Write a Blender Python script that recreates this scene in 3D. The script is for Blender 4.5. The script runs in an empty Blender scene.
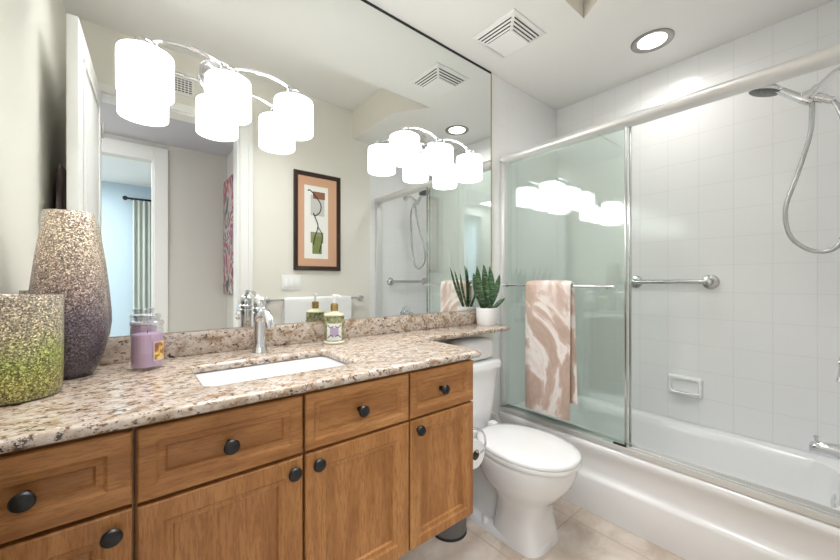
import bpy, bmesh, math, random
from mathutils import Vector, Matrix
random.seed(7)
S = bpy.context.scene
COL = S.collection
PI = math.pi

# ------------------------------------------------------------------ camera
cd = bpy.data.cameras.new('camera')
cam = bpy.data.objects.new('camera', cd); COL.objects.link(cam)
cam.location = (0, -1.405, 1.16)
cam.rotation_euler = (PI/2, 0, math.atan2(435., 357.) - PI/2)
cd.sensor_width = 36; cd.lens = 357/840*36; cd.shift_y = 1/840
cd.clip_start = 0.005
S.camera = cam
# ------------------------------------------------------------------ world and light
w = bpy.data.worlds.new('world'); S.world = w; w.use_nodes = True
w.node_tree.nodes['Background'].inputs[0].default_value = (.9, .95, 1, 1)
w.node_tree.nodes['Background'].inputs[1].default_value = .4
S.view_settings.view_transform = 'Standard'; S.view_settings.look = 'None'
S.view_settings.gamma = 1; S.view_settings.use_curve_mapping = False
S.view_settings.exposure = 2.33

def area(name, loc, rot, sx, sy, power, col=(1, 1, 1)):
    l = bpy.data.lights.new(name, 'AREA'); l.shape = 'RECTANGLE'; l.size = sx; l.size_y = sy
    l.energy = power; l.color = col
    o = bpy.data.objects.new(name, l); COL.objects.link(o); o.location = loc; o.rotation_euler = rot
    return o
# unseen fill light added in the raised ceiling recess, behind the soffit edge
area('tray_fill_light', (.55, -.75, 2.672), (0, 0, 0), 1.2, .26, 3.0, (.98, .985, 1)).data.spread = math.radians(115)
# (the added tray fill sits just behind the soffit edge)
# downlight over the tub
sp = bpy.data.lights.new('tub_downlight', 'AREA'); sp.shape = 'DISK'; sp.size = .125; sp.energy = .5; sp.spread = math.radians(150); sp.color = (1, .98, .96)
spo = bpy.data.objects.new('tub_downlight', sp); COL.objects.link(spo); spo.location = (2.141, -.726, 2.4232)
# unseen ceiling panels: one standing in for bedroom daylight, one added as hall fill
area('bedroom_daylight_fill', (-.95, -3.7, 2.45), (0, 0, 0), 1.0, 1.6, 17, (.93, .97, 1))
area('hall_fill_light', (-.72, -1.97, 2.33), (0, 0, 0), .4, .5, 2.4, (.95, .97, 1))

# ------------------------------------------------------------------ mesh helpers
class MB:
    def __init__(s): s.v = []; s.f = []; s.m = []
    def add(s, vs, fs, mi=0):
        o = len(s.v); s.v += [Vector(v) for v in vs]
        for f in fs: s.f.append([i+o for i in f]); s.m.append(mi)
        return s
    def addbm(s, bm, mi=0, M=None):
        bm.verts.ensure_lookup_table(); bm.verts.index_update()
        s.add([(M @ v.co) if M else v.co.copy() for v in bm.verts], [[v.index for v in f.verts] for f in bm.faces], mi)
        bm.free(); return s
    def box(s, x0, x1, y0, y1, z0, z1, bev=0, seg=2, mi=0, M=None):
        bm = bmesh.new(); bmesh.ops.create_cube(bm, size=1)
        for v in bm.verts:
            v.co = Vector(((x0+x1)/2+v.co.x*(x1-x0), (y0+y1)/2+v.co.y*(y1-y0), (z0+z1)/2+v.co.z*(z1-z0)))
        if bev: bmesh.ops.bevel(bm, geom=bm.edges[:], offset=bev, segments=seg, affect='EDGES', profile=.5)
        return s.addbm(bm, mi, M)
    def loft(s, rings, caps=(True, True), mi=0, closed=True):
        n = len(rings[0]); vs = [p for r in rings for p in r]; fs = []
        for i in range(len(rings)-1):
            for j in range(n if closed else n-1):
                k = (j+1) % n
                fs.append([i*n+j, i*n+k, (i+1)*n+k, (i+1)*n+j])
        if caps[0]: fs.append(list(range(n))[::-1])
        if caps[1]: fs.append([(len(rings)-1)*n+j for j in range(n)])
        return s.add(vs, fs, mi)
    def lathe(s, prof, c=(0, 0, 0), n=32, axis='Z', caps=(True, True), mi=0):
        rings = []
        for r, h in prof:
            ring = []
            for j in range(n):
                a = 2*PI*j/n; p = (r*math.cos(a), r*math.sin(a), h)
                if axis == 'X': p = (p[2], p[0], p[1])
                elif axis == 'Y': p = (p[1], p[2], p[0])
                ring.append(Vector(p)+Vector(c))
            rings.append(ring)
        return s.loft(rings, caps, mi)
    def tube(s, pts, r, n=12, mi=0, sq=None):
        pts = [Vector(p) for p in pts]; rs = r if isinstance(r, (list, tuple)) else [r]*len(pts)
        rings = []; up = None
        for i, p in enumerate(pts):
            t = (pts[min(i+1, len(pts)-1)] - pts[max(i-1, 0)]).normalized()
            if up is None:
                up = Vector((0, 0, 1)) if abs(t.z) < .9 else Vector((1, 0, 0))
            a = (up - t*up.dot(t)).normalized(); b = t.cross(a); up = a
            ring = []
            for j in range(n):
                q = 2*PI*j/n; ca, sb = math.cos(q), math.sin(q)
                if sq: ca *= sq[0]; sb *= sq[1]
                ring.append(p + a*ca*rs[i] + b*sb*rs[i])
            rings.append(ring)
        return s.loft(rings, (True, True), mi)
    def sphere(s, c, r, n=16, sc=(1, 1, 1), mi=0):
        bm = bmesh.new(); bmesh.ops.create_uvsphere(bm, u_segments=n, v_segments=max(6, n//2), radius=r)
        return s.addbm(bm, mi, Matrix.Translation(c) @ Matrix.Diagonal((*sc, 1)))
    def plate(s, outer, holes, z0, z1, bev=0, mi=0, M=None, res=3):
        cu = bpy.data.curves.new('tmp', 'CURVE'); cu.dimensions = '2D'; cu.fill_mode = 'BOTH'
        for poly in [outer]+list(holes):
            sp = cu.splines.new('POLY'); sp.points.add(len(poly)-1); sp.use_cyclic_u = True
            for pt, q in zip(sp.points, poly): pt.co = (q[0], q[1], 0, 1)
        cu.extrude = (z1-z0)/2-bev; cu.bevel_depth = bev; cu.bevel_resolution = res; cu.offset = -bev
        o = bpy.data.objects.new('tmp', cu); COL.objects.link(o)
        dg = bpy.context.evaluated_depsgraph_get(); me = bpy.data.meshes.new_from_object(o.evaluated_get(dg))
        bm = bmesh.new(); bm.from_mesh(me); bmesh.ops.remove_doubles(bm, verts=bm.verts[:], dist=1e-5)
        for v in bm.verts: v.co.z += (z0+z1)/2
        bpy.data.objects.remove(o); bpy.data.curves.remove(cu); bpy.data.meshes.remove(me)
        return s.addbm(bm, mi, M)

def obj(name, mb, mats, parent=None, smooth=True, angle=35):
    off = parent_world(parent) if parent else Vector((0, 0, 0))
    me = bpy.data.meshes.new(name)
    me.from_pydata([v-off for v in mb.v], [], mb.f)
    bm = bmesh.new(); bm.from_mesh(me)
    bmesh.ops.recalc_face_normals(bm, faces=bm.faces[:]); bm.to_mesh(me); bm.free()
    mats = mats if isinstance(mats, (list, tuple)) else [mats]
    for m in mats: me.materials.append(m)
    for p, mi in zip(me.polygons, mb.m): p.material_index = mi
    if smooth:
        me.polygons.foreach_set('use_smooth', [True]*len(me.polygons))
        me.set_sharp_from_angle(angle=math.radians(angle))
    o = bpy.data.objects.new(name, me); COL.objects.link(o)
    if parent: o.parent = parent
    return o
def parent_world(p):
    v = Vector((0, 0, 0))
    while p: v = v + p.location; p = p.parent
    return v
def thing(name, label, cat, loc, group=None):
    o = bpy.data.objects.new(name, None); COL.objects.link(o); o.location = loc; o.empty_display_size = .05
    return tag(o, label, cat, group)
def tag(o, label, cat, group=None):
    o['label'] = label; o['category'] = cat
    if group: o['group'] = group
    return o
def struct(name, mb, mats, smooth=False, label=None, cat=None):
    o = obj(name, mb, mats, None, smooth); o['kind'] = 'structure'
    o['label'] = label or name; o['category'] = cat or name.split('_')[0]
    return o
def sring(cx, cy, z, hx, hy, e=2.0, n=40, yb=None):
    r = []
    for j in range(n):
        a = 2*PI*j/n; c, s = math.cos(a), math.sin(a)
        x = hx*math.copysign(abs(c)**(2/e), c); y = hy*math.copysign(abs(s)**(2/e), s)
        r.append(Vector((cx+x, cy+y, z)))
    return r
def rrect(x0, x1, y0, y1, r, n=6):
    p = []
    for cx, cy, a0 in ((x1-r, y1-r, 0), (x0+r, y1-r, 90), (x0+r, y0+r, 180), (x1-r, y0+r, 270)):
        for k in range(n+1):
            a = math.radians(a0+90*k/n); p.append((cx+r*math.cos(a), cy+r*math.sin(a)))
    return p
def bez(p0, p1, p2, p3, n=12):
    P = [Vector(p) for p in (p0, p1, p2, p3)]
    return [P[0]*(1-t)**3+P[1]*3*t*(1-t)**2+P[2]*3*t*t*(1-t)+P[3]*t**3 for t in [i/n for i in range(n+1)]]
def spline(pts, n=8):
    P = [Vector(p) for p in pts]; P = [P[0]*2-P[1]]+P+[P[-1]*2-P[-2]]; out = []
    for i in range(1, len(P)-2):
        a, b, c, d = P[i-1:i+3]
        for k in range(n):
            t = k/n; out.append(.5*((2*b)+(c-a)*t+(2*a-5*b+4*c-d)*t*t+(3*b-a-3*c+d)*t**3))
    out.append(P[-2]); return out

# ------------------------------------------------------------------ materials
def srgb(r, g, b):
    f = lambda c: (c/255/12.92) if c/255 <= .04045 else ((c/255+.055)/1.055)**2.4
    return (f(r), f(g), f(b), 1)
class NT:
    def __init__(s, name):
        s.m = bpy.data.materials.new(name); s.m.use_nodes = True; s.t = s.m.node_tree; s.n = s.t.nodes
        s.b = s.n['Principled BSDF']; s.out = s.n['Material Output']
    def node(s, typ, **kw):
        x = s.n.new(typ)
        for k, v in kw.items():
            if k.startswith('i_'): x.inputs[k[2:].replace('_', ' ')].default_value = v
            else: setattr(x, k, v)
        return x
    def link(s, a, b): s.t.links.new(a, b)
    def math(s, op, a, b=None, c=None):
        x = s.node('ShaderNodeMath', operation=op)
        for i, v in enumerate((a, b, c)):
            if v is None: continue
            if isinstance(v, (int, float)): x.inputs[i].default_value = v
            else: s.link(v, x.inputs[i])
        return x.outputs[0]
    def coord(s, out='Object', scale=(1, 1, 1), rot=(0, 0, 0)):
        c = s.node('ShaderNodeTexCoord'); m = s.node('ShaderNodeMapping')
        m.inputs['Scale'].default_value = scale; m.inputs['Rotation'].default_value = rot
        s.link(c.outputs[out], m.inputs['Vector']); return m.outputs[0]
    def noise(s, vec, scale, detail=4, rough=.5, dist=0):
        x = s.node('ShaderNodeTexNoise'); s.link(vec, x.inputs['Vector'])
        x.inputs['Scale'].default_value = scale; x.inputs['Detail'].default_value = detail
        x.inputs['Roughness'].default_value = rough; x.inputs['Distortion'].default_value = dist
        return x.outputs['Fac']
    def ramp(s, fac, stops, interp='LINEAR'):
        x = s.node('ShaderNodeValToRGB'); x.color_ramp.interpolation = interp; e = x.color_ramp.elements
        while len(e) < len(stops): e.new(.5)
        for el, (p, c) in zip(e, stops): el.position = p; el.color = c
        s.link(fac, x.inputs[0]); return x.outputs[0]
    def mix(s, fac, a, b, blend='MIX'):
        x = s.node('ShaderNodeMix', data_type='RGBA', blend_type=blend)
        for sock, v in ((x.inputs[0], fac), (x.inputs[6], a), (x.inputs[7], b)):
            if isinstance(v, (int, float, tuple)): sock.default_value = v
            else: s.link(v, sock)
        return x.outputs[2]
    def bump(s, h, strength=.2, dist=.002):
        x = s.node('ShaderNodeBump'); x.inputs['Strength'].default_value = strength; x.inputs['Distance'].default_value = dist
        s.link(h, x.inputs['Height']); s.link(x.outputs[0], s.b.inputs['Normal'])
    def set(s, col=None, rough=None, metal=None, **kw):
        if col is not None:
            if isinstance(col, tuple): s.b.inputs['Base Color'].default_value = col
            else: s.link(col, s.b.inputs['Base Color'])
        if rough is not None:
            if isinstance(rough, (int, float)): s.b.inputs['Roughness'].default_value = rough
            else: s.link(rough, s.b.inputs['Roughness'])
        if metal is not None: s.b.inputs['Metallic'].default_value = metal
        for k, v in kw.items(): s.b.inputs[k.replace('_', ' ')].default_value = v
        return s
def plain(name, col, rough=.5, metal=0, **kw): return NT(name).set(col, rough, metal, **kw).m
def paint(name, col):
    t = NT(name); t.set(col, .6); t.bump(t.noise(t.coord(), 180, 3), .04, .001); return t.m
CREAM = paint('cream_wall_paint', srgb(233, 229, 219))
WHITE = paint('white_ceiling_paint', srgb(238, 237, 233))
HALLW = paint('pale_grey_hall_paint', srgb(214, 211, 205))
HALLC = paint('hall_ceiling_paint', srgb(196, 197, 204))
BLUE = paint('pale_blue_bedroom_paint', srgb(190, 207, 217))
TRIM = plain('white_trim_gloss', srgb(240, 239, 236), .3)
CHROME = plain('chrome', srgb(225, 227, 230), .08, 1)
NICKEL = plain('brushed_nickel', srgb(196, 196, 196), .22, 1)
SATIN = plain('satin_aluminium', srgb(226, 226, 224), .3, .4)
PORC = plain('white_porcelain', srgb(240, 240, 240), .08, Coat_Weight=.3)
TUBM = plain('white_tub_enamel', srgb(243, 243, 243), .16)
BLACK = plain('black_bronze_knob', srgb(14, 12, 12), .4, .0)
DARK = plain('dark_gap', srgb(40, 40, 40), .6)
PLW = plain('white_plastic', srgb(238, 238, 235), .4)

def tile_mat(name, ax):
    t = NT(name); c = t.node('ShaderNodeTexCoord'); s = t.node('ShaderNodeSeparateXYZ'); t.link(c.outputs['Object'], s.inputs[0])
    P = .1475
    def lines(sock, off):
        f = t.math('FRACT', t.math('DIVIDE', t.math('ADD', sock, off), P))
        return t.math('MINIMUM', f, t.math('SUBTRACT', 1, f))
    a = lines(s.outputs[ax], .705+P*10 if ax == 1 else -2.465+P*20); b = lines(s.outputs[2], -1.0985+P*10)
    d = t.math('MULTIPLY', t.math('MINIMUM', a, b), P)
    g = t.node('ShaderNodeMapRange'); g.inputs[1].default_value = .0008; g.inputs[2].default_value = .0022; t.link(d, g.inputs[0])
    col = t.mix(g.outputs[0], srgb(226, 226, 225), srgb(241, 242, 242))
    r = t.math('SUBTRACT', .5, t.math('MULTIPLY', g.outputs[0], .38))
    t.set(col, r); t.bump(t.math('ADD', g.outputs[0], t.math('MULTIPLY', t.noise(t.coord(), 7, 2), .9)), .25, .0012); return t.m
TILEY = tile_mat('white_wall_tile', 1); TILEX = tile_mat('white_end_wall_tile', 0)

def granite():
    t = NT('granite'); v = t.coord('Object', (1, 1.5, 1.3), (0, 0, .5))
    n1 = t.noise(v, 26, 6, .62, .3); n2 = t.noise(v, 75, 5, .65); n3 = t.noise(v, 48, 5, .7, .4); n4 = t.noise(v, 9, 3)
    base = t.ramp(n1, [(.34, srgb(146, 118, 90)), (.45, srgb(182, 164, 146)), (.58, srgb(204, 193, 182)), (.72, srgb(166, 140, 112))])
    base = t.mix(t.ramp(n2, [(.385, (1, 1, 1, 1)), (.45, (0, 0, 0, 1))]), base, srgb(128, 98, 70))
    base = t.mix(t.ramp(n3, [(.385, (1, 1, 1, 1)), (.42, (0, 0, 0, 1))]), base, srgb(64, 50, 47))
    base = t.mix(t.ramp(t.noise(v, 60, 4, .6, .2), [(.62, (0, 0, 0, 1)), (.68, (1, 1, 1, 1))]), base, srgb(220, 212, 206))
    t.set(base, .12, Specular_IOR_Level=.75); return t.m
GRAN = granite()
def oak(name, sc):
    t = NT(name); v = t.coord('Object', sc)
    big = t.noise(v, 3.0, 3, .5, .6); fine = t.noise(t.coord('Object', tuple(k*4 for k in sc)), 6, 4, .6)
    rings = t.math('FRACT', t.math('MULTIPLY', big, 7))
    c = t.ramp(big, [(.3, srgb(150, 98, 50)), (.5, srgb(173, 119, 66)), (.7, srgb(186, 134, 80))])
    c = t.mix(t.math('MULTIPLY', t.ramp(fine, [(.38, (1, 1, 1, 1)), (.52, (0, 0, 0, 1))]), .52), c, srgb(128, 78, 40))
    c = t.mix(t.math('MULTIPLY', t.ramp(rings, [(.0, (1, 1, 1, 1)), (.25, (0, 0, 0, 1))]), .28), c, srgb(138, 86, 44))
    t.set(c, .42); t.bump(fine, .12, .001); return t.m
OAKX = oak('oak_grain_across', (1.2, 9, 9)); OAKZ = oak('oak_grain_upright', (9, 9, 1.2))

def glass(name, tint, refl=1.0):
    t = NT(name); t.n.remove(t.b)
    tr = t.node('ShaderNodeBsdfTransparent'); tr.inputs[0].default_value = tint
    gl = t.node('ShaderNodeBsdfGlossy'); gl.inputs['Roughness'].default_value = 0.0; gl.inputs[0].default_value = (1, 1, 1, 1)
    lw = t.node('ShaderNodeLayerWeight'); lw.inputs[0].default_value = .5
    f = t.math('MULTIPLY', t.math('ADD', .12, t.math('MULTIPLY', t.math('POWER', lw.outputs['Facing'], 5), .9)), refl)
    mx = t.node('ShaderNodeMixShader'); t.link(f, mx.inputs[0]); t.link(tr.outputs[0], mx.inputs[1]); t.link(gl.outputs[0], mx.inputs[2])
    ge = t.node('ShaderNodeNewGeometry')
    f = t.math('MULTIPLY', f, t.math('SUBTRACT', 1, ge.outputs['Backfacing'])); t.link(f, mx.inputs[0])
    t.link(mx.outputs[0], t.out.inputs[0]); return t.m
PANEG = glass('green_tinted_shower_glass', (.948, .978, .964, 1))
JAR = glass('clear_jar_glass', (.97, .97, .98, 1))
def mirror_m():
    t = NT('mirror_silver'); t.set((.86, .885, .87, 1), 0.0, 1); return t.m
MIRR = mirror_m()
def floor_m():
    t = NT('travertine_floor_tile'); c = t.node('ShaderNodeTexCoord'); s = t.node('ShaderNodeSeparateXYZ'); t.link(c.outputs['Object'], s.inputs[0])
    P = .448
    def ln(k, off):
        f = t.math('FRACT', t.math('DIVIDE', t.math('ADD', s.outputs[k], off), P)); return t.math('MINIMUM', f, t.math('SUBTRACT', 1, f))
    d = t.math('MULTIPLY', t.math('MINIMUM', ln(0, -1.682+P*9), ln(1, .52+P*19)), P)
    g = t.node('ShaderNodeMapRange'); g.inputs[1].default_value = .001; g.inputs[2].default_value = .003; t.link(d, g.inputs[0])
    v = t.coord('Object', (1, 1.6, 1), (0, 0, .4))
    tile = t.ramp(t.noise(v, 5, 8, .62, .5), [(.3, srgb(186, 168, 150)), (.5, srgb(212, 198, 184)), (.7, srgb(230, 220, 209))])
    t.set(t.mix(g.outputs[0], srgb(178, 156, 134), tile), .3); t.bump(g.outputs[0], .3, .001); return t.m
FLOOR = floor_m()
def glitter(name, stops, z0, z1, sc=430):
    t = NT(name); v = t.coord()
    vo = t.node('ShaderNodeTexVoronoi'); vo.inputs['Scale'].default_value = sc; t.link(v, vo.inputs['Vector'])
    s = t.node('ShaderNodeSeparateXYZ'); t.link(v, s.inputs[0])
    h = t.node('ShaderNodeMapRange'); h.inputs[1].default_value = z0; h.inputs[2].default_value = z1
    t.link(t.math('ADD', s.outputs[2], t.math('MULTIPLY', t.math('SUBTRACT', t.noise(v, 22, 3), .5), .09)), h.inputs[0])
    base = t.ramp(h.outputs[0], stops)
    sc_ = t.node('ShaderNodeSeparateColor'); t.link(vo.outputs['Color'], sc_.inputs[0])
    br = t.ramp(sc_.outputs[0], [(0, (.3, .29, .29, 1)), (.5, (.9, .9, .92, 1)), (.82, (1.5, 1.52, 1.55, 1)), (1, (2.6, 2.6, 2.6, 1))])
    t.set(t.mix(1.0, base, br, 'MULTIPLY'), .35, .35)
    nm = t.node('ShaderNodeVectorMath', operation='SUBTRACT'); t.link(vo.outputs['Color'], nm.inputs[0]); nm.inputs[1].default_value = (.5, .5, .5)
    n2 = t.node('ShaderNodeVectorMath', operation='SCALE'); t.link(nm.outputs[0], n2.inputs[0]); n2.inputs['Scale'].default_value = .7
    ge = t.node('ShaderNodeNewGeometry'); n3 = t.node('ShaderNodeVectorMath', operation='ADD'); t.link(ge.outputs['Normal'], n3.inputs[0]); t.link(n2.outputs[0], n3.inputs[1])
    n4 = t.node('ShaderNodeVectorMath', operation='NORMALIZE'); t.link(n3.outputs[0], n4.inputs[0]); t.link(n4.outputs[0], t.b.inputs['Normal'])
    t.b.inputs['Coat Weight'].default_value = .6; t.b.inputs['Coat Roughness'].default_value = .05
    return t.m
def shade_m():
    t = NT('frosted_white_glass'); t.n.remove(t.b)
    d = t.node('ShaderNodeBsdfDiffuse'); d.inputs[0].default_value = (.85, .85, .85, 1)
    tl = t.node('ShaderNodeBsdfTranslucent'); tl.inputs[0].default_value = (.9, .9, .88, 1)
    e = t.node('ShaderNodeEmission'); e.inputs[0].default_value = (.975, .985, 1, 1); e.inputs[1].default_value = SHADE_E
    m = t.node('ShaderNodeMixShader'); m.inputs[0].default_value = .55; t.link(d.outputs[0], m.inputs[1]); t.link(tl.outputs[0], m.inputs[2])
    a = t.node('ShaderNodeAddShader'); t.link(m.outputs[0], a.inputs[0]); t.link(e.outputs[0], a.inputs[1]); t.link(a.outputs[0], t.out.inputs[0]); return t.m
SHADE_E = .58; BULB_E = 3.6
SHADE = shade_m()
def emit(name, col, st):
    t = NT(name); t.set((.8, .8, .8, 1), .5, 0); t.b.inputs['Emission Color'].default_value = col; t.b.inputs['Emission Strength'].default_value = st; return t.m
BULB = emit('lit_bulb', (1, .97, .93, 1), BULB_E)
LENS = emit('lit_downlight_lens', (1, .98, .94, 1), 3)
def towel_pink():
    t = NT('swirled_tan_and_white_terry'); v = t.coord('Object', (1, 1.5, .75))
    wv = t.node('ShaderNodeTexNoise'); wv.inputs['Scale'].default_value = 2.2; wv.inputs['Detail'].default_value = 5.0; wv.inputs['Roughness'].default_value = .52; wv.inputs['Distortion'].default_value = 1.7; t.link(v, wv.inputs['Vector'])
    f = t.math('PINGPONG', t.math('ADD', t.math('MULTIPLY', wv.outputs['Fac'], 6.0), .42), 1)
    c = t.ramp(f, [(0, srgb(196, 173, 158)), (.22, srgb(185, 162, 146)), (.5, srgb(206, 182, 168)), (.62, srgb(238, 230, 224)), (.8, srgb(243, 239, 235)), (1, srgb(232, 221, 213))])
    c = t.mix(t.math('MULTIPLY', t.noise(t.coord('Object', (2, 2, 1)), 40, 4, .7), .25), c, srgb(176, 148, 132))
    t.set(c, .9, Sheen_Weight=.3); t.bump(t.noise(t.coord(), 420, 2), .5, .002); return t.m
TOWELP = towel_pink()
def terry(name, col):
    t = NT(name); t.set(col, .9, Sheen_Weight=.3); t.bump(t.noise(t.coord(), 350, 2), .5, .002); return t.m
TERRY = terry('white_terry', srgb(240, 240, 240))

# ------------------------------------------------------------------ setting
XL, XR, YF, ZS, ZC = -.27, 2.465, -1.455, 2.426, 2.68
YS = -1.42   # where the bath fittings were measured from
TX = 1.735
struct('floor', MB().box(-2.4, XR+.1, -5.2, .1, -.06, 0), FLOOR, label='beige travertine tile floor')
struct('wall_left', MB().box(XL-.1, XL, YF, .1, 0, ZC), CREAM, label='cream wall at the left end of the vanity')
m = MB().box(XL-.1, TX, 0, .1, 0, ZS).box(TX, XR+.1, -.0, .1, 0, ZS, mi=1)
struct('wall_back', m, [CREAM, TILEX], label='wall behind the vanity mirror')
struct('wall_right', MB().box(XR, XR+.1, -1.6, 0, 0, ZS), TILEY, label='white tiled wall along the bathtub')
DX0, DX1, DZ = -.13, .634, 2.285
m = MB().box(XL-.1, DX0, YF-.12, YF, 0, ZC).box(DX1, TX, YF-.12, YF, 0, ZC).box(DX0, DX1, YF-.12, YF, DZ, ZC).box(TX, XR, YF-.12, YF, 0, ZC, mi=1)
struct('wall_front', m, [CREAM, TILEX], label='cream wall with the doorway, seen in the mirror')
poly = [(XL-.1, .1), (XL-.1, -.575), (1.705, -.575), (1.56, -.80), (1.56, YF-.0), (XR+.1, YF-.0), (XR+.1, .1)]
cm = MB(); n = len(poly)
cm.add([(x, y, ZS) for x, y in poly], [list(range(n))], 0)
cm.add([(x, y, ZC+.06) for x, y in poly], [list(range(n))], 0)
cm.add([(x, y, z) for z in (ZS, ZC+.06) for x, y in poly], [[i, (i+1) % n, n+(i+1) % n, n+i] for i in range(n)], 1)
cm.box(XL-.1, 1.71, YF-.12, -.575, ZC, ZC+.06)
struct('ceiling', cm, [WHITE, CREAM], label='white ceiling with a lowered soffit and a raised tray')
# doorway casing
m = MB().box(DX1, DX1+.087, YF, YF+.016, 0, DZ+.05, .003).box(DX0-.05, DX1, YF, YF+.016, DZ, DZ+.05, .003)
m.box(DX1-.015, DX1, YF-.12, YF, 0, DZ).box(DX0, DX1-.015, YF-.12, YF, DZ-.012, DZ)
m.box(DX1+.055, DX1+.087, YF+.016, YF+.022, 0, DZ+.05, .002)
struct('trim_1', m, TRIM, label='white doorway casing, seen in the mirror')
# hall and bedroom beyond the doorway
HY = -2.4
m = MB().box(.735, .83, HY-.1, YF-.12, 0, 2.34).box(.178, .83, HY-.1, HY, 0, 2.34).box(-1.6, -.75, HY-.1, HY, 0, 2.34).box(-.75, .178, HY-.1, HY, 2.187, 2.34).box(-1.1, -1.0, HY, YF-.12, 0, 2.34)
struct('wall_hall', m, HALLW, label='pale grey hallway wall, seen in the mirror')
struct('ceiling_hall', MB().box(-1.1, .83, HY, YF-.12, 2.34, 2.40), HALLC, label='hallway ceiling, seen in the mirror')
struct('trim_2', MB().box(.178, .275, HY, HY+.016, 0, 2.30, .003).box(-.75, .178, HY, HY+.016, 2.187, 2.30, .003).box(.165, .178, HY-.1, HY, 0, 2.187), TRIM, label='white casing of the bedroom doorway, seen in the mirror')
m = MB().box(-2.0, 1.6, -5.1, -5.0, 0, 2.5).box(1.5, 1.6, -5.0, HY-.1, 0, 2.5).box(-2.0, -1.9, -5.0, HY-.1, 0, 2.5).box(.83, 1.5, HY-.1, HY-.02, 0, 2.5).box(-1.9, -1.6, HY-.1, HY-.02, 0, 2.5)
struct('wall_bedroom', m, BLUE, label='pale blue bedroom wall, seen in the mirror')
struct('ceiling_bedroom', MB().box(-2.0, 1.6, -5.1, HY-.1, 2.5, 2.56), WHITE, label='bedroom ceiling, seen in the mirror')

# door leaf, opened against the left wall
a0, a1 = Vector((-.157, -.665)), Vector((-.116, -1.425)); L = (a1-a0).length
ang = math.atan2((a1-a0).y, (a1-a0).x)
MD = Matrix.Translation((a0.x, a0.y, 0)) @ Matrix.Rotation(ang, 4, 'Z')   # local x along the leaf, +y towards the room
dm = MB().box(0, L, -.036, 0, .01, 2.265, .002, M=MD)
dr = thing('door_1', 'white panelled door leaf, open', 'door', (a1.x, a1.y, 0)); dr['kind'] = 'structure'
obj('leaf', dm, TRIM, dr)
for z0, z1 in ((.16, .95), (1.08, 2.15)):
    pm = MB()
    x0, x1 = .12, L-.12
    for q in ((x0, x1, z0, z0+.02), (x0, x1, z1-.02, z1), (x0, x0+.02, z0, z1), (x1-.02, x1, z0, z1)):
        pm.box(q[0], q[1], 0, .007, q[2], q[3], .003, M=MD)
    pm.box(x0+.06, x1-.06, 0, .005, z0+.06, z1-.06, .004, M=MD)
    obj('panel_moulding', pm, TRIM, dr)
hm = MB()
for z in (.25, 1.15, 2.05): hm.tube([MD @ Vector((L+.004, .004, z-.045)), MD @ Vector((L+.004, .004, z+.045))], .006, 8)
obj('hinge', hm, NICKEL, dr)

# ------------------------------------------------------------------ mirror
mi_ = tag(obj('wall_mirror', MB().box(XL+.004, 1.705, -.006, -.0005, .993, ZS-.012, .0012, 1), MIRR, None, False), 'large frameless mirror filling the wall above the vanity', 'mirror')
obj('top_channel', MB().box(XL+.004, 1.705, -.009, -.0005, ZS-.012, ZS-.001, .001), DARK, mi_)
obj('edge_strip', MB().box(1.705, 1.708, -.007, -.0005, .993, ZS-.012), DARK, mi_)

# ------------------------------------------------------------------ vanity
VZ0, VZ1, VF = .345, .8915, -.54
def recessed(mb_frame, mb_panel, x0, x1, z0, z1, fw, dep=.02):
    """framed front standing in front of VF: four mitred rails with a sloped lip, and the sunken panel"""
    yb, yf = VF-.002, VF-.002-dep
    c = .003
    def ring(ix, y): return [(x0+ix, y, z0+ix), (x1-ix, y, z0+ix), (x1-ix, y, z1-ix), (x0+ix, y, z1-ix)]
    rings = [ring(0, yb), ring(0, yf+c), ring(c, yf), ring(fw-.006, yf), ring(fw, yf+.004), ring(fw+.010, yf+.006), ring(fw+.014, yf+.012)]
    mb_frame.loft(rings, (True, False))
    return ring(fw+.014, yf+.012), (x0+fw+.014, x1-fw-.014, z0+fw+.014, z1-fw-.014, yf+.012)
def front(par, kind, x0, x1, z0, z1, fw, grain, knob):
    fr = MB(); _, (a, b, c, d, y) = recessed(fr, None, x0, x1, z0, z1, fw)
    o = obj(kind, fr, OAKX if grain == 'x' else OAKZ, par, True, 20)
    obj('panel', MB().box(a-.001, b+.001, y-.0005, y+.005, c-.001, d+.001), OAKX if grain == 'x' else OAKZ, o, False)
    kx, kz = knob; k = MB().lathe([(.0085, 0), (.0075, -.004), (.007, -.007), (.011, -.010), (.0155, -.013), (.016, -.016), (.0135, -.020), (.007, -.0225), (.001, -.023)], (kx, VF-.022 if True else 0, kz), 24, 'Y')
    if x0+fw+.02 < kx < x1-fw-.02:   # knob in the sunken panel: longer stem
        k.lathe([(.007, .012), (.007, -.002)], (kx, VF-.022, kz), 16, 'Y')
    obj('knob', k, BLACK, o)
def cabinet(label, x0, x1, fronts, toe):
    t = thing('vanity_cabinet', label, 'cabinet', ((x0+x1)/2, VF/2, VZ0))
    b = MB().box(x0+.016, x1-.016, VF+.001, -.004, VZ0, VZ0+.018).box(x0, x0+.016, VF, -.004, VZ0, VZ1).box(x1-.016, x1, VF, -.004, VZ0, VZ1).box(x0+.016, x1-.016, -.012, -.004, VZ0+.018, VZ1)
    b.box(x0+.016, x1-.016, VF+.001, VF+.018, VZ1-.03, VZ1).box(x0+.016, x1-.016, VF+.001, VF+.018, VZ0+.018, VZ0+.04).box(x0+.016, x1-.016, VF+.001, VF+.018, .73, .76)
    b.box(x0+.016, x1-.016, VF+.02, VF+.03, VZ0+.018, VZ1-.03)
    obj('body', b, OAKZ, t, False)
    obj('underside_rail', MB().box(x0+.01, toe, -.46, -.44, VZ0-.075, VZ0), OAKX, t, False)
    for f in fronts: front(t, *f)
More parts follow.
